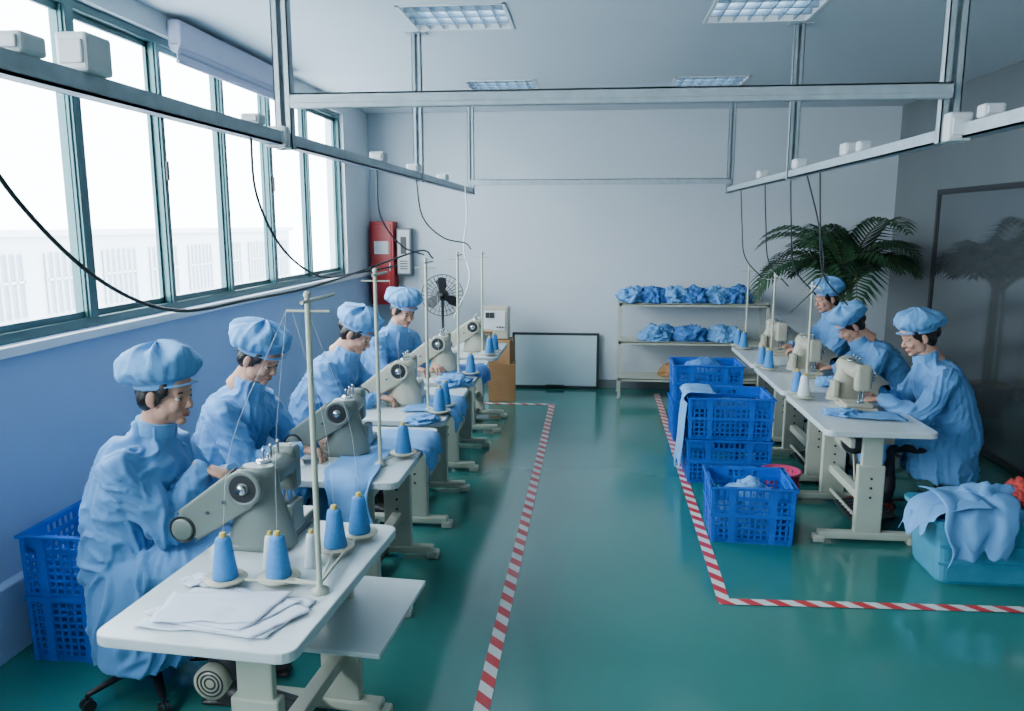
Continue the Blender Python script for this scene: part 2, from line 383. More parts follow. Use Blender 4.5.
# ---------------------------------------------------------------- furniture builders
def table(name,cx,cy,rz,L=1.05,W=.60,shelf=False,colx=0):
    b=MB(); l=L/2; w=W/2
    pts=[]
    rr=.05
    for (sx,sy,a0) in ((1,1,0),(-1,1,90),(-1,-1,180),(1,-1,270)):
        for k in range(5):
            a=math.radians(a0+k*22.5); pts.append((sx*(w-rr)+rr*math.cos(a),sy*(l-rr)+rr*math.sin(a)))
    b.prism(pts,2,.712,.748,0,b=.005)
    for sy in (-1,1):
        y=sy*(l-.16)
        b.box(-.27,.29,y-.03,y+.03,.025,.075,1,b=.012)
        b.box(-.30,-.24,y-.035,y+.035,0,.045,1,b=.01); b.box(.25,.32,y-.035,y+.035,0,.045,1,b=.01)
        b.box(colx-.08,colx+.08,y-.025,y+.025,.07,.50,1,b=.008)
        b.box(colx-.06,colx+.06,y-.016,y+.016,.45,.70,1,b=.006)
        b.box(-.24,.24,y-.025,y+.025,.685,.712,1,b=.006)
        for zz in (.3,.36,.42): b.cyl((colx,y-.029,zz),(colx,y+.029,zz),.008,m=2,seg=8)
    b.box(colx-.03,colx+.03,-l+.16,l-.16,.23,.28,1,b=.006)
    b.box(.10,.13,-l+.16,l-.16,.60,.66,1,b=.006)
    R=Matrix.Rotation(math.radians(90),3,'X')
    b.lathe([(0,-.11),(.05,-.11),(.085,-.10),(.09,-.08),(.09,.06),(.075,.09),(.03,.10),(.03,.12),(.05,.125),(.05,.145),(0,.145)],(-.03,-.12,.54),24,2,R)
    for k in range(6): b.lathe([(.0905,-.07+k*.022),(.094,-.068+k*.022),(.094,-.06+k*.022),(.0905,-.058+k*.022)],(-.03,-.12,.54),20,3,R)
    b.box(-.06,.0,-.17,-.07,.62,.712,2)
    b.box(-.2,-.08,.08,.18,.58,.70,3,b=.01)
    b.M=Matrix.Translation((-.08,.05,.11))@Matrix.Rotation(math.radians(12),4,'Y')
    b.box(-.13,.13,-.2,.2,-.01,.01,2,b=.004)
    for k in range(7): b.box(-.12,.12,-.17+k*.055,-.16+k*.055,.01,.016,2)
    b.M=Matrix()
    b.cyl((-.05,.0,.12),(-.04,-.1,.5),.006,m=3,seg=8)
    b.cyl((.01,-l+.16,.10),(.01,l-.16,.10),.012,m=1,seg=10)
    if shelf:
        b.box(.08,.42,-.05,.52,.485,.505,0,b=.004)
        b.box(.06,.40,.0,.03,.46,.485,1); b.box(.06,.40,.42,.45,.46,.485,1)
        b.lathe([(0,0),(.035,0),(.052,.01),(.056,.03),(.056,.06),(0,.06)],(-.06,-.24,.50),26,3,R)
        for k in range(3): b.lathe([(.014+k*.013,.0595),(.018+k*.013,.063),(.022+k*.013,.0595)],(-.06,-.24,.50),20,2,R)
    return link(name,b.mesh(name,[M_top,M_cream,M_dark,M_machc,M_boxw]),(cx,cy,0),rz)

def machine(name,x,y,z,rz,mm,guard=True,sc=1.0):
    b=MB()
    b.box(-.10,.10,-.16,.20,0,.025,0,b=.008)
    b.box(-.07,.10,.02,.19,.025,.05,0,b=.008)
    b.tube([(.02,-.11,.02),(.02,-.11,.06),(.015,-.105,.14),(.01,-.10,.22),(.01,-.10,.285),(.01,-.10,.30)],[(.06,.125),(.06,.12),(.055,.095),(.055,.075),(.05,.07),(.035,.055)],24,0,up=(1,0,0))
    b.tube([(.01,-.15,.245),(.01,-.13,.245),(.01,0,.245),(.0,.10,.24),(.0,.13,.235)],[(.04,.04),(.065,.055),(.058,.046),(.05,.046),(.05,.05)],20,0,up=(0,0,1))
    b.box(-.05,.045,.11,.185,.13,.305,0,b=.02,seg=3)
    b.box(-.056,-.046,.12,.175,.15,.28,1,b=.004)
    b.cyl((-.01,.148,.14),(-.01,.148,.07),.008,m=1,seg=10); b.cyl((-.01,.148,.07),(-.01,.148,.035),.0025,m=1,seg=6)
    b.cyl((.015,.15,.31),(.015,.15,.06),.006,m=1,seg=10); b.box(-.02,.03,.138,.16,.052,.06,1,b=.002)
    for zz in (.21,.25): 
        b.lathe([(0,0),(.02,0),(.02,.004),(.008,.007),(.008,.012),(.018,.014),(.018,.018),(0,.02)],(-.056,.145,zz),16,1,Matrix.Rotation(math.radians(-90),3,'Y'))
    for yy in (-.04,.02,.08):
        b.cyl((0,yy,.28),(0,yy,.335),.004,m=1,seg=8); b.ball((0,yy,.335),.008,m=1,seg=8,rings=6)
    b.lathe([(0,0),(.03,0),(.03,.008),(.022,.014),(.0,.014)],(.01,-.06,.295),18,1)
    R=Matrix.Rotation(math.radians(90),3,'X')
    b.lathe([(0,0),(.040,0),(.052,.004),(.060,.0),(.066,.008),(.066,.022),(.060,.03),(.05,.026),(.04,.018),(.022,.018),(.02,.034),(0,.034)],(.0,-.175,.245),28,0,R)
    b.lathe([(.040,.0181),(.044,.0225),(.049,.0262)],(.0,-.175,.245),28,2,R)
    b.lathe([(.022,.0181),(.030,.0186),(.038,.0184)],(.0,-.175,.245),28,2,R)
    b.lathe([(0,.034),(.018,.034),(.016,.042),(0,.042)],(.0,-.175,.245),16,1,R)
    b.cyl((.0,-.14,.245),(.0,-.18,.245),.02,m=1)
    if guard:
        a=V((0,.245)); c=V((-.25,.075)); d=(c-a).normalized(); n=V((-d.y,d.x)); pts=[]
        r0,r1=.075,.062
        ang=math.atan2(n.y,n.x)
        for k in range(9): t=ang+math.pi*k/8; pts.append((c.x+r1*math.cos(t),c.y+r1*math.sin(t)))
        for k in range(9): t=ang+math.pi+math.pi*k/8; pts.append((a.x+r0*math.cos(t),a.y+r0*math.sin(t)))
        b.prism(pts,1,-.172,-.115,3,b=.012,seg=3)
        b.lathe([(0,0),(.04,0),(.04,.004),(.034,.008),(0,.008)],(c.x,-.172,c.y),20,3,R)
        b.lathe([(.043,0),(.047,.003),(.051,.0)],(c.x,-.172,c.y),20,2,R)
        for q in (.35,.6): 
            p=a+(c-a)*q; b.cyl((p.x,-.178,p.y),(p.x,-.17,p.y),.006,m=1,seg=8)
    b.box(.09,.13,-.1,.0,.05,.16,0,b=.01)
    o=link(name,b.mesh(name,[mm,M_chrome,M_dark,mm]),(x,y,z),rz); o.scale=(sc,sc,sc); return o

def cone(b,x,y,z,m=2,h=.15,r=.042):
    b.lathe([(0,0),(r,0),(r*1.02,.008),(r*.62,h-.02),(r*.55,h-.010),(r*.3,h-.006),(0,h-.006)],(x,y,z),20,m)
    b.lathe([(r*.30,h-.007),(r*.24,h+.008),(r*.18,h+.008),(0,h+.008)],(x,y,z),14,3)
def thread_stand(name,x,y,z,rz,cones,top=.98,arm=.3):
    b=MB()
    b.lathe([(0,0),(.03,0),(.03,.012),(.014,.02),(.012,.03)],(0,0,0),18,0)
    b.cyl((0,0,0),(0,0,top),.0095,m=0,seg=12)
    for (cx,cy,m) in cones:
        b.cyl((0,0,.03),(cx,cy,.022),.006,m=0,seg=8)
        b.lathe([(0,0),(.066,0),(.072,.006),(.068,.010),(0,.006)],(cx,cy,.02),26,4)
        b.cyl((cx,cy,.02),(cx,cy,.18),.003,m=0,seg=8)
        cone(b,cx,cy,.028,m)
    b.cyl((0,-.05,top-.02),(0,arm,top-.02),.006,m=0,seg=8)
    b.cyl((-.07,0,top-.05),(.07,0,top-.05),.004,m=0,seg=8)
    b.ball((0,0,top),.013,m=0,seg=10,rings=8)
    for (cx,cy,m) in cones:
        hx=max(-.07,min(.07,cx)); 
        b.tube(crom([(cx,cy,.18),(cx*.8+hx*.2,cy*.8,.5),(hx,0,top-.05)],5),.0005,5,5)
    return link(name,b.mesh(name,[M_cream,M_chrome,M_thread,M_yel,M_machc,M_threadw]),(x,y,z),rz)

def stool(name,x,y,h=.47):
    b=MB()
    for k in range(5):
        a=2*math.pi*k/5+.35; c,s_=math.cos(a),math.sin(a)
        b.tube([(0,0,.10),(c*.12,s_*.12,.095),(c*.27,s_*.27,.07)],[(.028,.018),(.022,.015),(.014,.01)],10,0,up=(0,0,1))
        b.cyl((c*.27,s_*.27,.075),(c*.27,s_*.27,.045),.008,m=0,seg=8)
        p=V((-s_,c,0)); q=V((c*.27,s_*.27,.026))
        b.cyl(q-p*.022,q-p*.006,.026,m=0,seg=16); b.cyl(q+p*.006,q+p*.022,.026,m=0,seg=16)
    b.lathe([(0,.06),(.045,.06),(.045,.12),(.03,.14),(.028,.28),(.016,.285),(.016,h-.07),(.06,h-.065),(.06,h-.05)],(0,0,0),20,0)
    b.lathe([(0,h-.055),(.14,h-.055),(.16,h-.045),(.165,h-.02),(.15,h-.004),(.12,h),(0,h-.004)],(0,0,0),28,0)
    return link(name,b.mesh(name,[M_black]),(x,y,0),0)

def crate(name,x,y,rz,w=.5,d=.38,h=.34,z=0,base=True):
    b=MB(); t=.012
    def wall(o,u,n,L):
        o=V(o);u=V(u);n=V(n)
        def bar(a0,a1,z0,z1,th):
            P=[]
            for aa in (a0,a1):
                for tt in (0,th):
                    for zz in (z0,z1):
                        fl=1+.04*zz/h
                        p=o+u*aa+n*(-tt); P.append((p.x*fl,p.y*fl,zz))
            b.add(P,[(0,1,3,2),(4,6,7,5),(0,4,5,1),(2,3,7,6),(0,2,6,4),(1,5,7,3)],0)
        nv=max(4,int(L/.036))
        for i in range(nv+1): bar(max(0,L*i/nv-.006),min(L,L*i/nv+.006),0,h,.007)
        nh=max(3,int((h-.09)/.034))
        for j in range(nh+1):
            zz=.02+(h-.10)*j/nh; bar(0,L,zz-.005,zz+.005,.009)
        bar(0,L,0,.03,.012); bar(0,L,h-.075,h-.06,.012); bar(0,L,h-.02,h,.012); bar(-.012,L+.012,h-.012,h,-.014); bar(-.008,L+.008,h*.5-.01,h*.5+.012,-.008)
        for q in (0,.25,.75,1): bar(max(0,L*q-.02),min(L,L*q+.02),0,h,-.004)
        bar(0,L*.3,h-.08,h,.008); bar(L*.7,L,h-.08,h,.008)
    wall((-w/2,-d/2,0),(1,0,0),(0,-1,0),w); wall((w/2,-d/2,0),(0,1,0),(1,0,0),d)
    wall((w/2,d/2,0),(-1,0,0),(0,1,0),w); wall((-w/2,d/2,0),(0,-1,0),(-1,0,0),d)
    b.box(-w/2,w/2,-d/2,d/2,.004,.016,0)
    return link(name,b.mesh(name,[M_crate]),(x,y,z),rz)

def heap(name,loc,size,seed,mt,rough=.25,flat=True,rz=0):
    bm=bmesh.new(); bmesh.ops.create_icosphere(bm,subdivisions=5,radius=1)
    off=V((seed*7.3,seed*2.1,seed))
    for v in bm.verts:
        c=v.co.copy(); q=c*1.6+off; q2=q+.5*V((noise.noise(q),noise.noise(q+V((3,3,3))),noise.noise(q+V((7,1,2)))))
        d=1+rough*noise.noise(q2*1.2)+rough*.55*(max(0,1-abs(noise.noise(q2*2.2))*3)-.4)+rough*.25*(max(0,1-abs(noise.noise(q2*5))*3)-.4)
        c=c*d
        v.co=V((c.x*size[0],c.y*size[1],max(c.z,-.35 if flat else -9)*size[2]+(.35*size[2] if flat else 0)))
    me=bpy.data.meshes.new(name); bm.to_mesh(me); bm.free()
    for p in me.polygons: p.use_smooth=True
    me.materials.append(mt); return link(name,me,loc,rz)

def drape(name,prof,wdir,width,seed,mt,amp=.012,n=36,taper=0):
    prof=crom(prof,8); wd=V(wdir).normalized(); vs=[];fs=[]; L=len(prof)
    for i,p in enumerate(prof):
        t=i/(L-1); tn=(prof[min(L-1,i+1)]-prof[max(0,i-1)]).normalized(); nn=tn.cross(wd).normalized()
        if nn.z<0 and abs(nn.z)>.3: nn=-nn
        for k in range(n+1):
            s=k/n-.5; ww=width*(1-taper*t)
            q=V((p.x*4+seed,s*width*14,p.z*2+seed*.3))
            fold=(.5+.5*math.sin(s*width*34+seed+2*noise.noise(q*.3)))
            a=amp*(.25+1.2*t)*fold+amp*.5*(noise.noise(q)+.5)
            e=(.09*noise.noise(V((s*5,seed,t*3)))+.05*s*math.sin(seed*2))*t
            vs.append(p+wd*(s*ww+.05*noise.noise(V((t*4,seed,s*2))))+nn*a+tn*e)
    for i in range(L-1):
        for k in range(n): a=i*(n+1)+k; fs.append((a,a+1,a+n+2,a+n+1))
    b=MB(); b.add(vs,fs,0,True); o=link(name,b.mesh(name,[mt],recalc=False))
    m=o.modifiers.new('thick','SOLIDIFY'); m.thickness=.003; m.offset=0
    return o

# ---------------------------------------------------------------- people
def build_hand(sgn,curl,name):
    b=MB()
    b.tube([(-.045,0,0),(-.01,0,0),(.01,0,0),(.045,0,.002),(.078,0,.002),(.092,0,0)],[(.025,.02),(.026,.019),(.029,.018),(.038,.017),(.041,.015),(.036,.011)],20,0,up=(0,0,1))
    L=[.070,.078,.072,.057]; Y=[.030,.0105,-.0095,-.029]
    for i in range(4):
        p=V((.082-.004*abs(i-1),sgn*Y[i],.001)); ang=math.radians(8); sp=sgn*math.radians((1.3-i)*5); pts=[p]; rad=[.0098]
        for k,fr in enumerate((.45,.3,.25)):
            ang+=math.radians((16,26,20)[k]*curl*(1+.12*i))
            d=V((math.cos(ang)*math.cos(sp),math.cos(ang)*math.sin(sp),-math.sin(ang)))
            p=p+d*L[i]*fr*.5; pts.append(p.copy()); rad.append(.0092-.0006*k)
            p=p+d*L[i]*fr*.5; pts.append(p.copy()); rad.append(.0095-.0009*k)
        b.tube(pts,rad,12,0); b.ball(pts[-1],.0072,seg=10,rings=8); b.ball(pts[0],.0105,seg=10,rings=8)
        for q in (2,4): b.ball(pts[q],.0094-.0004*q,seg=10,rings=8)
    t=[V((.018,sgn*.018,-.003)),V((.040,sgn*.042,-.010)),V((.062,sgn*.054,-.016)),V((.082,sgn*.056,-.022))]
    b.tube(t,[.016,.0125,.0105,.009],12,0); b.ball(t[-1],.0088,seg=10,rings=8); b.ball(t[1],.0135,seg=10,rings=8); b.ball(t[0],.017,seg=10,rings=8)
    return voxel(b,name,[M_skin],.0034,1)
HAND_R=build_hand(1,1.1,'hand_r'); HAND_L=build_hand(-1,1.1,'hand_l')

def build_head():
    b=MB()
    b.ball((-.012,0,.028),(.098,.077,.094),seg=32,rings=20)
    b.ball((.028,0,-.028),(.060,.063,.082),seg=28,rings=18)
    b.ball((.040,0,-.072),(.040,.046,.034)); b.ball((.070,0,-.094),(.019,.023,.017))
    b.ball((.070,0,.020),(.020,.050,.014)); b.ball((.055,0,.05),(.04,.056,.035))
    b.tube([(.082,0,.012),(.094,0,-.008),(.106,0,-.026),(.104,0,-.034)],[.0075,.0085,.0115,.010],12,0)
    for s in (-1,1):
        b.ball((.096,s*.0115,-.032),(.010,.0075,.0075)); b.ball((.062,s*.036,-.030),(.026,.022,.024))
        b.ball((-.008,s*.082,-.008),(.017,.008,.031),rotm('Z',-s*18)); b.ball((-.002,s*.078,-.03),(.011,.007,.012))
        b.ball((.02,s*.05,-.06),(.03,.015,.03))
        b.ball((.0765,s*.031,.0095),(.010,.017,.0048)); b.ball((.077,s*.031,-.0110),(.008,.015,.0045))
    b.ball((.087,0,-.056),(.011,.024,.0055)); b.ball((.084,0,-.068),(.011,.020,.006)); b.ball((.07,0,-.06),(.02,.03,.02))
    b.tube([(-.02,0,-.03),(-.026,0,-.09),(-.040,0,-.16),(-.050,0,-.20)],[(.054,.056),(.054,.056),(.058,.06),(.065,.066)],24,0,up=(1,0,0))
    head=voxel(b,'head_skin',[M_skin],.004,1)
    d=MB()
    for s in (-1,1):
        d.ball((.0735,s*.031,-.001),(.0125,.0140,.0075),m=0); d.ball((.0825,s*.0315,-.001),(.0045,.0060,.0058),m=1,seg=12,rings=8)
        d.tube([(.0835,s*.016,.020),(.086,s*.028,.025),(.078,s*.044,.023)],[(.0015,.0028),(.002,.0032),(.0015,.002)],8,1,up=(0,0,1))
        d.tube([(.084,s*.0165,.0015),(.0875,s*.030,.0065),(.078,s*.045,.0025)],[.0012,.0018,.0012],8,1)
        d.ball((.101,s*.0085,-.0395),(.004,.003,.0015),m=1,seg=8,rings=6)
    d.tube([(.088,-.024,-.0615),(.096,-.010,-.0585),(.0975,0,-.0605),(.096,.010,-.0585),(.088,.024,-.0615)],[.0015,.0035,.003,.0035,.0015],8,2)
    d.tube([(.088,-.020,-.065),(.0945,-.008,-.0685),(.0945,.008,-.0685),(.088,.020,-.065)],[.0015,.004,.004,.0015],8,2)
    face=d.mesh('face_features',[M_eyew,M_eyed,M_lip])
    return head,face
HEAD,FACE=build_head()
def build_hair(long):
    b=MB()
    b.ball((-.030,0,.022),(.088,.0835,.094),seg=32,rings=20)
    b.ball((-.050,0,-.035),(.052,.070,.060 if long else .048))
    for s in (-1,1):
        b.ball((.022,s*.068,.035),(.034,.016,.038)); b.ball((.020,s*.074,.005),(.011,.007,.034)); b.ball((-.045,s*.066,-.01),(.03,.02,.04))
    if long: b.ball((-.10,0,.0),(.045,.05,.05))
    me=voxel(b,'hair',[M_hair],.006,2); wrinkle(me,.003,60,1,.2); return me
HAIR=[build_hair(False),build_hair(True)]
def build_cap(seed,puff=1.0,brim=True):
    prof=[(.030,.099,.086),(.036,.103,.090),(.048,.104,.091),(.054,.112,.100),(.066,.128,.118),(.088,.142,.134),(.112,.146,.138),(.135,.139,.132),(.156,.120,.114),(.171,.090,.087),(.180,.06,.058),(.185,.03,.028),(.186,.004,.004)]
    seg=96; vs=[];fs=[]; b=MB()
    P=[]
    for i in range(len(prof)-1):
        a,c=prof[i],prof[i+1]
        for h in (0,.5): P.append(tuple(a[j]+(c[j]-a[j])*h for j in range(3)))
    P.append(prof[-1]); prof=P
    for i,(z,rx,ry) in enumerate(prof):
        t=i/(len(prof)-1); pl=.035*math.exp(-((t-.36)/.14)**2) if t>.2 else .006
        for k in range(seg):
            ph=2*math.pi*k/seg; c,s=math.cos(ph),math.sin(ph)
            q=V((c*1.6+seed*3.3,s*1.6,z*16)); q2=V((c*3.4+seed,s*3.4,z*9))
            cr=max(0,1-abs(noise.noise(q2+V((4,4,4))))*4)-.3
            f=1+pl*math.sin(ph*21+seed+2*noise.noise(q))+(.13*puff*noise.noise(q) if t>.3 else 0)+(.06*cr*min(1,(t-.3)*5) if t>.3 else 0)
            x=-.012+rx*c*f-(.035*min(1,t*1.6)*puff); y=ry*s*f; zz=z+(z-.05)*(puff-1)*.6+.24*(x+.0)+(.03*noise.noise(q*1.3)+.012*cr*max(0,t-.5) if t>.3 else 0)
            vs.append((x,y,zz))
    n=len(prof)
    for i in range(n-1):
        for k in range(seg):
            k2=(k+1)%seg; fs.append((i*seg+k,i*seg+k2,(i+1)*seg+k2,(i+1)*seg+k))
    b.add(vs,fs,0,True); b.add(vs[-seg:],[list(range(seg))],0,True)
    if brim:
        vs=[];fs=[];m=20
        for k in range(m+1):
            ph=math.radians(-58+116*k/m); c,s=math.cos(ph),math.sin(ph); e=max(0,math.cos(ph*1.5))**.6
            for (dr,dz) in ((0,0),(.012,.001),(.026*e+.003,-.004)):
                x=-.012+(.101+dr)*c; y=(.088+dr)*s; vs.append((x,y,.038+.24*x+dz))
        for k in range(m):
            for j in range(2): a=k*3+j; fs.append((a,a+1,a+4,a+3))
        b.add(vs,fs,0,True)
    return b.mesh('bouffant_cap',[M_cap],recalc=False)

def ik(S,W,l1,l2,pole):
    d=W-S; L=d.length; mx=(l1+l2)*.99
    if L>mx: k=L/mx; l1*=k; l2*=k
    a=(l1*l1-l2*l2+L*L)/(2*L); h=math.sqrt(max(0,l1*l1-a*a)); dn=d.normalized()
    p=pole-dn*pole.dot(dn); p.normalize(); return S+dn*a+p*h

PS=1.06
def worker(x,y,yaw,lean,hp,hy,lw,rw,seed,long=0,vox=.011,puff=1.0,shoe=None,side=0,foot=.40,rollhead=0,ps=PS,hem=.17,ldir=(1,-.35,-.25),rdir=(1,.35,-.25)):
    e=bpy.data.objects.new('seated_worker',None); COL.objects.link(e); e.location=(x,y,0); e.rotation_euler=(0,0,math.radians(yaw)); e.scale=(ps,ps,ps)
    lw=V(lw)/ps; rw=V(rw)/ps
    hip=V((0,0,.55)); le=math.radians(lean)
    def sp(s):
        a=le*(.45+.95*min(1,max(0,s)/.5)); 
        return hip+V((math.sin(a)*s,side*s*.3,math.cos(a)*s))
    b=MB()
    ring=[(-.09,.185,.145),(-.05,.205,.160),(.02,.212,.168),(.10,.205,.160),(.18,.198,.152),(.27,.203,.148),(.35,.212,.145),(.41,.204,.132),(.455,.158,.110),(.485,.102,.086),(.51,.074,.074),(.555,.070,.072)]
    b.tube([sp(s)+V((-.01 if s<.3 else 0,0,0)) for s,_,_ in ring],[(w,d) for _,w,d in ring],32,0,up=(1,0,0))
    b.ball(sp(.39)+V((-.035,0,0)),(.09,.17,.11)); b.ball(hip+V((-.02,0,-.01)),(.15,.20,.12))
    N=sp(.50); Sh={}
    wr={1:V(lw),-1:V(rw)}
    for s in (1,-1):
        S=sp(.405)+V((-.005,s*.182,0)); Sh[s]=S
        E=ik(S,wr[s],.285,.25,V((-.25,s*.55,-.9)))
        b.ball(S,(.076,.066,.074)); b.ball(E,.062)
        mid=(S+E)/2
        b.tube([S-(E-S)*.1,S,mid,E,E+(E-S).normalized()*.01],[.06,.076,.070,.062,.052],18,0)
        F=wr[s]; f=(F-E)
        b.tube([E-f*.05,E,E+f*.3,E+f*.7,E+f*.88,F-f*.01],[.054,.063,.063,.054,.045,.034],18,0)
        b.tube([sp(.37),S],[(.12,.09),(.075,.075)],16,0,up=(1,0,0))
        Sh[(s,'E')]=E
    kx=.43
    b.tube([(-.02,0,.545),(.1,0,.548),(.25,0,.55),(.38,0,.55),(kx+.03,0,.540),(kx+.06,0,.52)],[(.20,.12),(.208,.118),(.208,.108),(.205,.10),(.195,.09),(.17,.05)],28,0,up=(0,0,1))
    b.tube([(kx-.02,0,.56),(kx+.025,0,.47),(kx+.03,0,.38),(kx+.03,0,.31)],[(.195,.07),(.20,.055),(.205,.045),(.21,.04)],28,0,up=(1,0,0))
    b.tube([(.03,0,.58),(.04,0,.48),(.045,0,.38),(.045,0,.28),(.045,0,hem)],[(.208,.185),(.222,.205),(.232,.212),(.240,.218),(.245,.222)],32,0,up=(1,0,0))
    me=voxel(b,'gown',[M_gown],vox,3); folds(me,seed,.023)
    link('gown',me,parent=e)
    c=MB()
    c.tube([sp(.515),sp(.565)],[(.072,.074),(.070,.072)],24,0,up=(1,0,0))
    for s in (1,-1):
        E=Sh[(s,'E')]; F=wr[s]; f=(F-E).normalized(); c.tube([F-f*.03,F-f*.012,F+f*.012,F+f*.02],[.040,.037,.034,.031],18,0)
    link('collar_and_cuffs',c.mesh('collar_and_cuffs',[M_cap]),parent=e)
    g=MB()
    for s in (1,-1):
        g.ball((kx-.01,s*.10,.52),(.07,.066,.066))
        g.tube([(.1,s*.10,.52),(.25,s*.10,.52),(kx,s*.10,.52)],[.085,.078,.068],18,0)
        g.tube([(kx,s*.10,.53),(kx-.02,s*.10,.40),(kx-.03-(.43-foot)*.5,s*.10,.22),(foot,s*.10,.085)],[.068,.062,.052,.046],18,0)
    me=voxel(g,'trousers',[M_pants],.011,2); wrinkle(me,.006,12,seed+5,.8); link('trousers',me,parent=e)
    g=MB()
    for s in (1,-1):
        g.tube([(foot-.06,s*.10,.045),(foot-.03,s*.10,.05),(foot+.06,s*.105,.042),(foot+.14,s*.108,.034),(foot+.18,s*.108,.028)],[(.03,.035),(.037,.047),(.043,.036),(.042,.028),(.025,.02)],18,0,up=(0,0,1))
        g.box(foot-.085,foot+.185,s*.105-.035,s*.105+.035,.002,.02,0,b=.008); g.tube([(foot,s*.10,.05),(foot,s*.10,.11)],[.045,.047],16,0)
    link('shoes',voxel(g,'shoes',[shoe or M_shoe],.006,2),parent=e)
    Rl=Matrix.Rotation(le*.7,3,'Y'); hc=N+Rl@V((.045,0,.172))
    R=(Matrix.Rotation(math.radians(hy),3,'Z')@Matrix.Rotation(math.radians(hp),3,'Y')@Matrix.Rotation(math.radians(rollhead),3,'X')).to_4x4()
    HM=Matrix.Translation(hc)@R
    for nm,me in (('head',HEAD),('face',FACE),('hair',HAIR[long]),('cap',build_cap(seed,puff))):
        o=link(nm,me,parent=e); o.matrix_local=HM
    nk=MB(); nk.tube([sp(.44),sp(.52),hc+R.to_3x3()@V((-.025,0,-.05))],[(.06,.06),(.058,.058),(.052,.055)],20,0,up=(1,0,0))
    link('neck',nk.mesh('neck',[M_skin]),parent=e)
    for s,me,dd,nm in ((1,HAND_L,ldir,'left_hand'),(-1,HAND_R,rdir,'right_hand')):
        d=V(dd).normalized(); up=V((0,0,1)); n=(up-d*up.dot(d)).normalized(); yv=n.cross(d)
        Rm=Matrix((d,yv,n)).transposed().to_4x4()
        o=link(nm,me,parent=e); o.matrix_local=Matrix.Translation(wr[s]+d*.012)@Rm
    return e

worker(-1.88,2.92,0,9,8,-6,(.36,.16,.90),(.30,.02,.965),1,0,.009,1.15,foot=.38,rdir=(1,.10,-.35))
worker(-1.93,3.86,-6,12,28,-8,(.48,.14,.82),(.48,-.10,.82),2,0,.010,1.05)
worker(-1.88,5.12,-8,19,34,-4,(.50,.10,.82),(.50,-.10,.82),3,1,.011,.95)
worker(-1.74,6.35,-30,14,24,-12,(.48,.10,.82),(.46,-.12,.82),4,1,.012,.95)
worker(2.40,5.32,176,14,22,6,(.48,.12,.815),(.46,-.12,.815),5,1,.009,.95,shoe=M_shoer,ps=1.03,hem=.34)
worker(2.46,6.50,182,24,42,4,(.50,.10,.82),(.48,-.12,.82),6,1,.012,.95,ps=1.02,hem=.3)
worker(2.34,7.50,188,8,16,10,(.44,.12,.82),(.42,-.12,.82),7,1,.012,.95,ps=1.05,hem=.3)
for (x,y) in ((-1.85,2.92),(-1.89,3.86),(-1.84,5.12),(-1.70,6.33),(2.36,5.32),(2.42,6.50),(2.30,7.50)): stool('swivel_stool',x,y,.47)

# ---------------------------------------------------------------- left row furniture
table('sewing_table',-1.11,2.47,math.radians(-4),.98,.64,True,.12)
machine('sewing_machine',-1.225,2.79,.748,math.radians(-3),M_mach,sc=1.06)
thread_stand('thread_stand',-.875,2.34,.748,0,[(-.335,.02,2),(-.16,.05,2),(-.05,.31,2),(.0,.45,2)],.985,.25)
def spool(x,y,z,mm,n='thread_cone'):
    b=MB(); cone(b,0,0,0,0,.13,.028); b.m=[0 if q==0 else 1 for q in b.m]; link(n,b.mesh(n,[mm,M_yel]),(x,y,z))
spool(-1.11,2.50,.748,M_threadw); spool(-.97,2.53,.748,M_threadw)
for i,cy in enumerate((3.95,5.12,6.30)):
    table('sewing_table',-1.19,cy,0,1.02,.60,colx=.08)
    machine('sewing_machine',-1.28+.03*i,cy+.02,.748,0,M_machc if i else M_mach)
    thread_stand('thread_stand',-1.04,cy-.25,.748,0,[(.08,.16,2)] if i==0 else ([(.09,-.08,2),(.09,.10,2)] if i==1 else [(.09,.05,2)]),.98,.22)
    heap('gown_piece_being_sewn',(-1.34+.03*i,cy+.24,.75),(.12,.10,.03),40+i,M_cloth,.4)
heap('gown_piece_being_sewn',(-1.40,2.93,.75),(.09,.06,.10),44,M_cloth,.35)
table('sewing_table',-1.15,7.42,0,.9,.62)
machine('sewing_machine',-1.1,7.4,.748,0,M_machc)
thread_stand('thread_stand',-1.0,7.15,.748,0,[(.08,-.1,2),(.1,.1,2)],.95,.22)
b=MB()
quads=[[(-1.36,2.06),(-.93,2.03),(-.86,2.27),(-1.30,2.33)],[(-1.33,2.10),(-.97,2.02),(-.85,2.20),(-1.20,2.36)],[(-1.37,2.12),(-1.02,2.05),(-.90,2.25),(-1.22,2.31)],[(-1.31,2.07),(-.99,2.09),(-.95,2.30),(-1.34,2.26)]]
for i,Q in enumerate(quads):
    n=20; vs=[];fs=[]
    for a in range(n+1):
        for c in range(n+1):
            u=a/n; v=c/n
            x=(1-u)*(1-v)*Q[0][0]+u*(1-v)*Q[1][0]+u*v*Q[2][0]+(1-u)*v*Q[3][0]
            y=(1-u)*(1-v)*Q[0][1]+u*(1-v)*Q[1][1]+u*v*Q[2][1]+(1-u)*v*Q[3][1]
            vs.append((x+.012*noise.noise(V((u*3,v*3,i*5))),y+.012*noise.noise(V((u*3,v*3,i*5+9))),.7515+i*.004+.004*(noise.noise(V((u*5,v*5,i*2)))+.5)))
    for a in range(n):
        for c in range(n): q=a*(n+1)+c; fs.append((q,q+1,q+n+2,q+n+1))
    b.add(vs,fs,0,True)
o=link('fabric_sheet_stack',b.mesh('fabric_sheet_stack',[M_clothw],recalc=False)); mm=o.modifiers.new('t','SOLIDIFY'); mm.thickness=.0015
heap('fabric_scrap',(-1.29,2.36,.757),(.06,.04,.014),4,M_clothw,.4)
T=.756
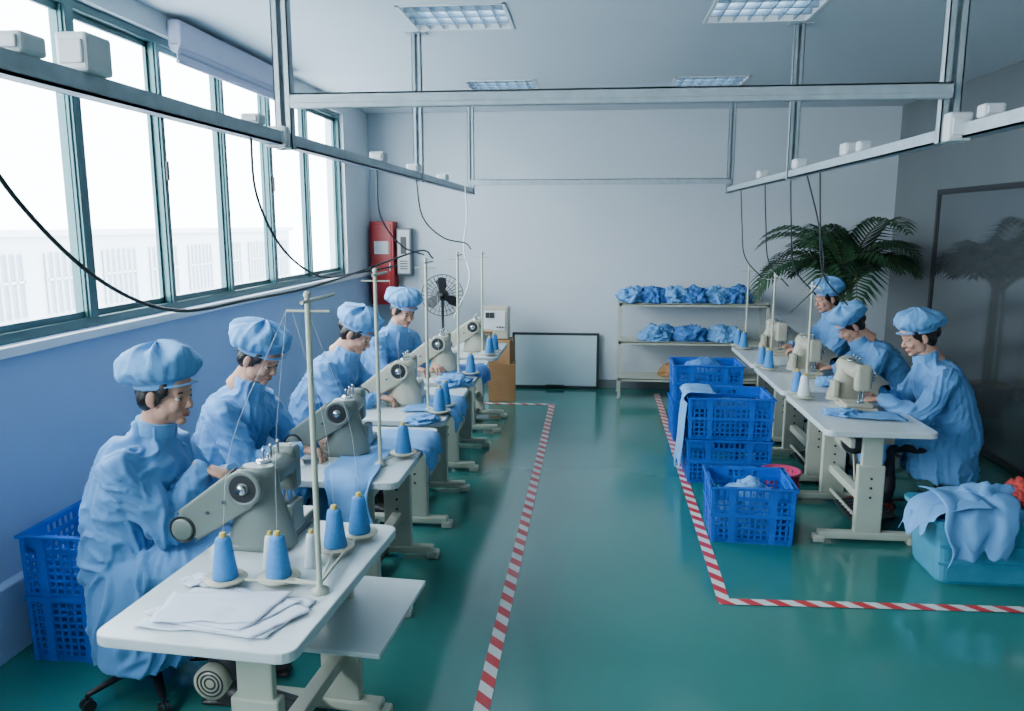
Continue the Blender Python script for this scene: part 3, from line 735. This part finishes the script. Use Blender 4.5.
drape('draped_gown_piece',[(-1.18,4.0,T),(-1.16,3.7,T),(-1.14,3.50,T+.004),(-1.12,3.425,T-.03),(-1.11,3.41,T-.14),(-1.09,3.40,T-.24)],(1,0,0),.30,1,M_cloth,.016,taper=.45)
drape('draped_gown_piece',[(-1.2,4.15,T),(-1.0,4.15,T),(-.92,4.15,T),(-.875,4.15,T-.025),(-.862,4.15,T-.08),(-.86,4.15,T-.13)],(0,1,0),.42,2,M_cloth,.010)
drape('draped_gown_piece',[(-1.2,5.05,T),(-1.0,5.05,T),(-.92,5.05,T),(-.875,5.05,T-.025),(-.862,5.05,T-.07),(-.86,5.05,T-.11)],(0,1,0),.5,3,M_cloth,.011)
drape('draped_gown_piece',[(-1.2,6.3,T),(-1.0,6.3,T),(-.92,6.3,T),(-.872,6.3,T-.03),(-.862,6.3,T-.06),(-.86,6.3,T-.10)],(0,1,0),.5,4,M_clothd,.011)
heap('folded_gown_bundle',(-1.02,4.60,.75),(.10,.10,.03),5,M_cloth,.4)
heap('folded_gown_bundle',(-1.02,5.75,.75),(.12,.14,.05),6,M_cloth,.4)
crate('plastic_crate',-2.30,3.28,.0,.36,.50,.60); crate('plastic_crate',-1.60,3.42,0,.40,.28,.26)
heap('folded_gown_bundle',(-2.30,3.28,.03),(.14,.2,.36),8,M_clothd,.15)

# ---------------------------------------------------------------- right row furniture
for i,cy in enumerate((5.14,6.25,7.35)):
    table('sewing_table',1.72,cy,math.pi,1.04,.64)
    machine('sewing_machine',1.76,cy+.17,.748,math.pi,M_machc)
    thread_stand('thread_stand',1.52,cy+.42,.748,math.pi,[(.04,.12,2),(.06,-.06,2)] if i else [(.04,.10,5),(.05,-.05,2)],.80,.2)
drape('draped_gown_piece',[(1.95,4.98,T),(1.8,5.0,T),(1.65,5.02,T),(1.55,5.05,T)],(0,1,0),.22,7,M_cloth,.012)
heap('folded_gown_bundle',(1.62,5.05,.75),(.12,.08,.025),9,M_cloth,.4)
heap('folded_gown_bundle',(1.85,5.98,.75),(.12,.12,.05),10,M_cloth,.4)
crate('plastic_crate',1.02,4.90,math.radians(-2),.48,.42,.36)
heap('folded_gown_bundle',(1.02,4.90,.02),(.19,.15,.24),11,M_cloth,.2)
crate('plastic_crate',1.06,6.05,0,.60,.44,.34); crate('plastic_crate',1.06,6.05,0,.60,.44,.32,z=.345)
heap('folded_gown_bundle',(1.06,6.05,.37),(.24,.17,.18),12,M_clothd,.15)
crate('plastic_crate',1.06,7.2,0,.58,.42,.36); crate('plastic_crate',1.06,7.2,0,.58,.42,.34,z=.365)
heap('folded_gown_bundle',(1.06,7.2,.4),(.23,.17,.25),13,M_clothd,.15)
drape('draped_gown_piece',[(.95,6.0,.685),(.82,6.0,.69),(.735,6.0,.665),(.705,6.0,.5),(.69,6.0,.3),(.67,6.0,.12)],(0,1,0),.34,8,M_cloth,.02,taper=.2)
b=MB(); b.lathe([(0,0),(.10,0),(.135,.20),(.142,.20),(.142,.21),(.128,.21),(.095,.015),(0,.015)],(0,0,0),28,0)
for k in range(20):
    a=2*math.pi*k/20; b.box(math.cos(a)*.122-.004,math.cos(a)*.122+.004,math.sin(a)*.122-.004,math.sin(a)*.122+.004,.02,.19,0)
link('pink_basket',b.mesh('pink_basket',[M_pink]),(1.38,5.55,0))
b=MB()
def rring(w,d,r,z,n=5):
    out=[]
    for (sx,sy,a0) in ((1,1,0),(-1,1,90),(-1,-1,180),(1,-1,270)):
        for k in range(n):
            a=math.radians(a0+k*90/(n-1)); out.append((sx*(w-r)+r*math.cos(a),sy*(d-r)+r*math.sin(a),z))
    return out
rs=[rring(.32,.18,.05,0),rring(.33,.19,.05,.02),rring(.36,.215,.05,.34),rring(.385,.24,.05,.35),rring(.385,.24,.05,.375),rring(.35,.205,.05,.375),rring(.32,.18,.05,.03)]
vs=[p for r in rs for p in r]; fs=[]; n=20
for i in range(len(rs)-1):
    for k in range(n): fs.append((i*n+k,i*n+(k+1)%n,(i+1)*n+(k+1)%n,(i+1)*n+k))
fs.append(list(range(n))[::-1]); fs.append([6*n+k for k in range(n)]); b.add(vs,fs,0,False)
for q in (.12,.22): b.box(-.345-.006*q,.345,-.20-.08*q-.004,-.19-.07*q,q,q+.012,0)
link('plastic_tub',b.mesh('plastic_tub',[M_tub]),(2.25,4.42,0),0)
heap('folded_gown_bundle',(2.22,4.42,.22),(.29,.17,.20),14,M_cloth,.25)
drape('draped_gown_piece',[(2.14,4.55,.44),(2.13,4.38,.47),(2.10,4.22,.43),(2.08,4.15,.345),(2.07,4.135,.26),(2.06,4.13,.20)],(1,0,.0),.46,9,M_cloth,.02,taper=.35)
drape('draped_gown_piece',[(2.15,4.36,.46),(2.0,4.35,.44),(1.88,4.34,.40),(1.83,4.33,.34),(1.80,4.32,.26)],(0,1,.0),.36,10,M_cloth,.018,taper=.3)
heap('red_carry_bag',(2.43,4.42,.40),(.11,.11,.11),15,M_redc,.3)
heap('white_carry_bag',(2.46,4.30,.40),(.08,.06,.08),16,M_clothw,.3)

# ---------------------------------------------------------------- back area
b=MB()
x0,x1,y0,y1=.32,1.95,8.72,9.12
for x in (x0,x1-.03):
    for y in (y0,y1-.03): b.box(x,x+.03,y,y+.03,0,1.10,0); b.lathe([(0,0),(.025,0),(.02,.02)],(x+.015,y+.015,0),10,0)
for z in (.20,.62,1.05):
    b.box(x0,x1,y0,y0+.02,z,z+.035,0); b.box(x0,x1,y1-.02,y1,z,z+.035,0); b.box(x0,x0+.02,y0,y1,z,z+.035,0); b.box(x1-.02,x1,y0,y1,z,z+.035,0); b.box(x0,x1,y0,y1,z+.02,z+.03,0)
link('storage_rack',b.mesh('storage_rack',[M_cream]))
rnd=random.Random(4)
for i in range(6): heap('bagged_gown_bundle',(.46+i*.235,8.90,1.085),(.15,.17,.12+.02*rnd.random()),20+i,M_clothd if i%2 else M_cloth,.4)
for i in range(3): heap('bagged_gown_bundle',(.75+i*.38,8.90,.655),(.19,.16,.12),30+i,M_cloth if i!=1 else M_clothd,.4)
for i in range(2): heap('bagged_gown_bundle',(1.0+i*.5,8.92,.235),(.2,.16,.12),35+i,M_card,.25)
b=MB(); b.M=Matrix.Translation((-.42,9.20,0))@Matrix.Rotation(math.radians(-5),4,'X')
b.box(-.48,.50,-.008,.008,.02,.66,1)
b.box(-.51,.53,-.015,.015,.64,.67,0,b=.004); b.box(-.51,.53,-.015,.015,.005,.035,0,b=.004); b.box(-.51,-.48,-.015,.015,.005,.67,0,b=.004); b.box(.50,.53,-.015,.015,.005,.67,0,b=.004)
b.box(-.1,.12,-.04,-.01,.03,.045,0)
link('leaning_whiteboard',b.mesh('leaning_whiteboard',[M_dark,M_wb]))
def carton(x,y,z,w,d,h,rz,mt=None):
    b=MB(); b.box(-w/2,w/2,-d/2,d/2,0,h,0,b=.004); b.box(-w/2-.001,w/2+.001,-.025,.025,h-.03,h+.001,1); b.box(-w/2,w/2,-.002,.002,h,h+.002,1)
    link('cardboard_box',b.mesh('cardboard_box',[mt or M_card,M_machc]),(x,y,z),rz)
carton(-.98,8.6,0,.30,.35,.42,.1); carton(-1.03,8.6,.425,.34,.3,.26,-.1)
carton(-1.1,7.75,.748,.22,.18,.14,.2,M_card)
b=MB(); b.box(-.15,.15,-.12,.12,0,.36,0,b=.015); b.box(-.12,.12,-.128,-.118,.1,.32,1,b=.004); b.box(-.1,.0,-.135,-.125,.24,.30,2); 
for k in range(3): b.cyl((.03+k*.03,-.14,.14),(.03+k*.03,-.125,.14),.009,m=2,seg=10)
link('control_cabinet',b.mesh('control_cabinet',[M_machc,M_boxw,M_dark]),(-1.05,8.6,.69))
b=MB(); R=Matrix.Rotation(math.radians(90),3,'X')
b.lathe([(0,0),(.19,0),(.2,.02),(.17,.04),(.03,.06),(0,.06)],(0,0,0),28,1)
b.cyl((0,0,.04),(0,0,1.1),.016,m=1)
b.lathe([(0,-.12),(.06,-.11),(.07,-.03),(.05,.0),(0,.0)],(0,0,1.15),20,0,R)
for k in range(28):
    a=2*math.pi*k/28; c,s=math.cos(a),math.sin(a)
    b.tube([(c*.04,-.07,1.15+s*.04),(c*.15,-.065,1.15+s*.15),(c*.235,-.02,1.15+s*.235),(c*.2,.03,1.15+s*.2),(c*.06,.05,1.15+s*.06)],.0025,5,0)
for rr,yy in ((.235,-.02),(.12,-.068),(.18,-.05),(.05,-.072)):
    b.tube([(rr*math.cos(t*math.pi/18),yy,1.15+rr*math.sin(t*math.pi/18)) for t in range(37)],.005 if rr>.2 else .003,6,0)
for k in range(3):
    a=2*math.pi*k/3+.4
    b.M=Matrix.Translation((0,-.03,1.15))@Matrix.Rotation(a,4,'Y')@Matrix.Rotation(math.radians(25),4,'X')
    b.prism([(.02,-.02),(.10,-.07),(.19,-.07),(.21,.0),(.17,.06),(.08,.04),(.02,.02)],1,-.002,.002,1)
b.M=Matrix()
b.lathe([(0,0),(.035,0),(.035,.02),(0,.03)],(0,-.055,1.15),16,0,R)
link('pedestal_fan',b.mesh('pedestal_fan',[M_black,M_dark]),(-1.68,8.75,0),.15)
b=MB(); b.box(-2.60,-2.32,9.08,9.299,1.0,1.98,0,b=.008); b.box(-2.575,-2.345,9.07,9.085,1.03,1.95,0,b=.006); b.box(-2.37,-2.355,9.055,9.07,1.4,1.5,1); b.box(-2.55,-2.38,9.065,9.072,1.6,1.75,2)
link('fire_hose_cabinet',b.mesh('fire_hose_cabinet',[M_red,M_chrome,M_boxw]))
b=MB(); b.box(-2.30,-2.13,9.15,9.299,1.35,1.90,0,b=.006); b.box(-2.285,-2.145,9.142,9.155,1.37,1.88,1,b=.004); b.box(-2.25,-2.18,9.138,9.143,1.6,1.8,2)
for k in range(4): b.box(-2.26,-2.17,9.136,9.142,1.42+k*.03,1.43+k*.03,2)
link('electrical_panel',b.mesh('electrical_panel',[M_gray,M_boxw,M_dark]))

def palm(x,y,H0,seed,nf,Ls,lim):
    r=random.Random(seed); b=MB()
    b.lathe([(0,0),(.15,0),(.19,.30),(.205,.30),(.205,.33),(.18,.33),(.17,.29),(0,.29)],(0,0,0),28,0)
    b.lathe([(.17,.30),(0,.31)],(0,0,0),20,3)
    for k in range(4):
        a=k*1.7; b.tube([(math.cos(a)*.05,math.sin(a)*.05,.28),(math.cos(a)*.06,math.sin(a)*.06,.6),(math.cos(a)*.05,math.sin(a)*.05,H0)],[.022,.018,.014],10,1)
    for k in range(nf):
        az=2*math.pi*k/nf+r.uniform(-.25,.25); L=Ls*r.uniform(.8,1.15); el=math.radians(r.uniform(40,84)); c,s=math.cos(az),math.sin(az)
        if c>.3: L*=.72; el=max(el,math.radians(62))
        if s>.5: L*=.8
        p=V((c*.04,s*.04,H0-.1*r.random())); pts=[p.copy()]; st=L/16; 
        for i in range(16):
            el-=math.radians(r.uniform(5.5,8.5)*(.4+i/12)); p=p+V((c*math.cos(el),s*math.cos(el),math.sin(el)))*st; pts.append(p.copy())
        b.tube(pts,[.009*(1-i/18)+.0015 for i in range(17)],6,1)
        sd=V((-s,c,0))
        for i in range(3,17):
            for h in (0,.5):
                q=pts[i-1].lerp(pts[i],h) if h else pts[i]; tn=(pts[i]-pts[i-1]).normalized(); t=i/16
                ll=.34*math.sin(math.pi*min(1,.18+t*.8))*Ls+.03
                for sg in (-1,1):
                    d=(sd*sg*.8+tn*.65+V((0,0,.12))).normalized(); w=tn.cross(d).normalized().cross(d)*.015
                    m1=q+d*ll*.5; e=q+d*ll+V((0,0,-.35*ll))
                    b.add([q-w*.4,q+w*.4,m1+w,m1-w,e],[(0,1,2,3),(3,2,4)],2,False)
    b.v=[(min(vx,lim[0]-x),min(vy,lim[1]-y),vz) for (vx,vy,vz) in b.v]
    return link('potted_palm',b.mesh('potted_palm',[M_pot,M_stem,M_leaf,M_card],recalc=False),(x,y,0))
palm(2.62,8.35,1.36,3,26,1.15,(3.33,9.26))

# ---------------------------------------------------------------- world / camera
w=bpy.data.worlds.new('overcast_sky'); SC.world=w; w.use_nodes=True; nt=w.node_tree
bg=nt.nodes['Background']; tc=nt.nodes.new('ShaderNodeTexCoord'); sp_=nt.nodes.new('ShaderNodeSeparateXYZ'); rp=nt.nodes.new('ShaderNodeValToRGB')
nt.links.new(tc.outputs['Generated'],sp_.inputs[0]); nt.links.new(sp_.outputs[2],rp.inputs['Fac'])
rp.color_ramp.elements[0].color=(.87,.935,1,1); rp.color_ramp.elements[1].color=(.83,.915,1,1)
nt.links.new(rp.outputs['Color'],bg.inputs['Color']); bg.inputs['Strength'].default_value=19.5

cam=bpy.data.cameras.new('camera'); co=bpy.data.objects.new('camera',cam); COL.objects.link(co)
cam.lens=27.42; cam.sensor_width=36; cam.clip_start=.05; cam.clip_end=200
co.location=(0,0,1.95); co.rotation_euler=(math.radians(90-9.57),0,math.radians(5.77))
SC.camera=co
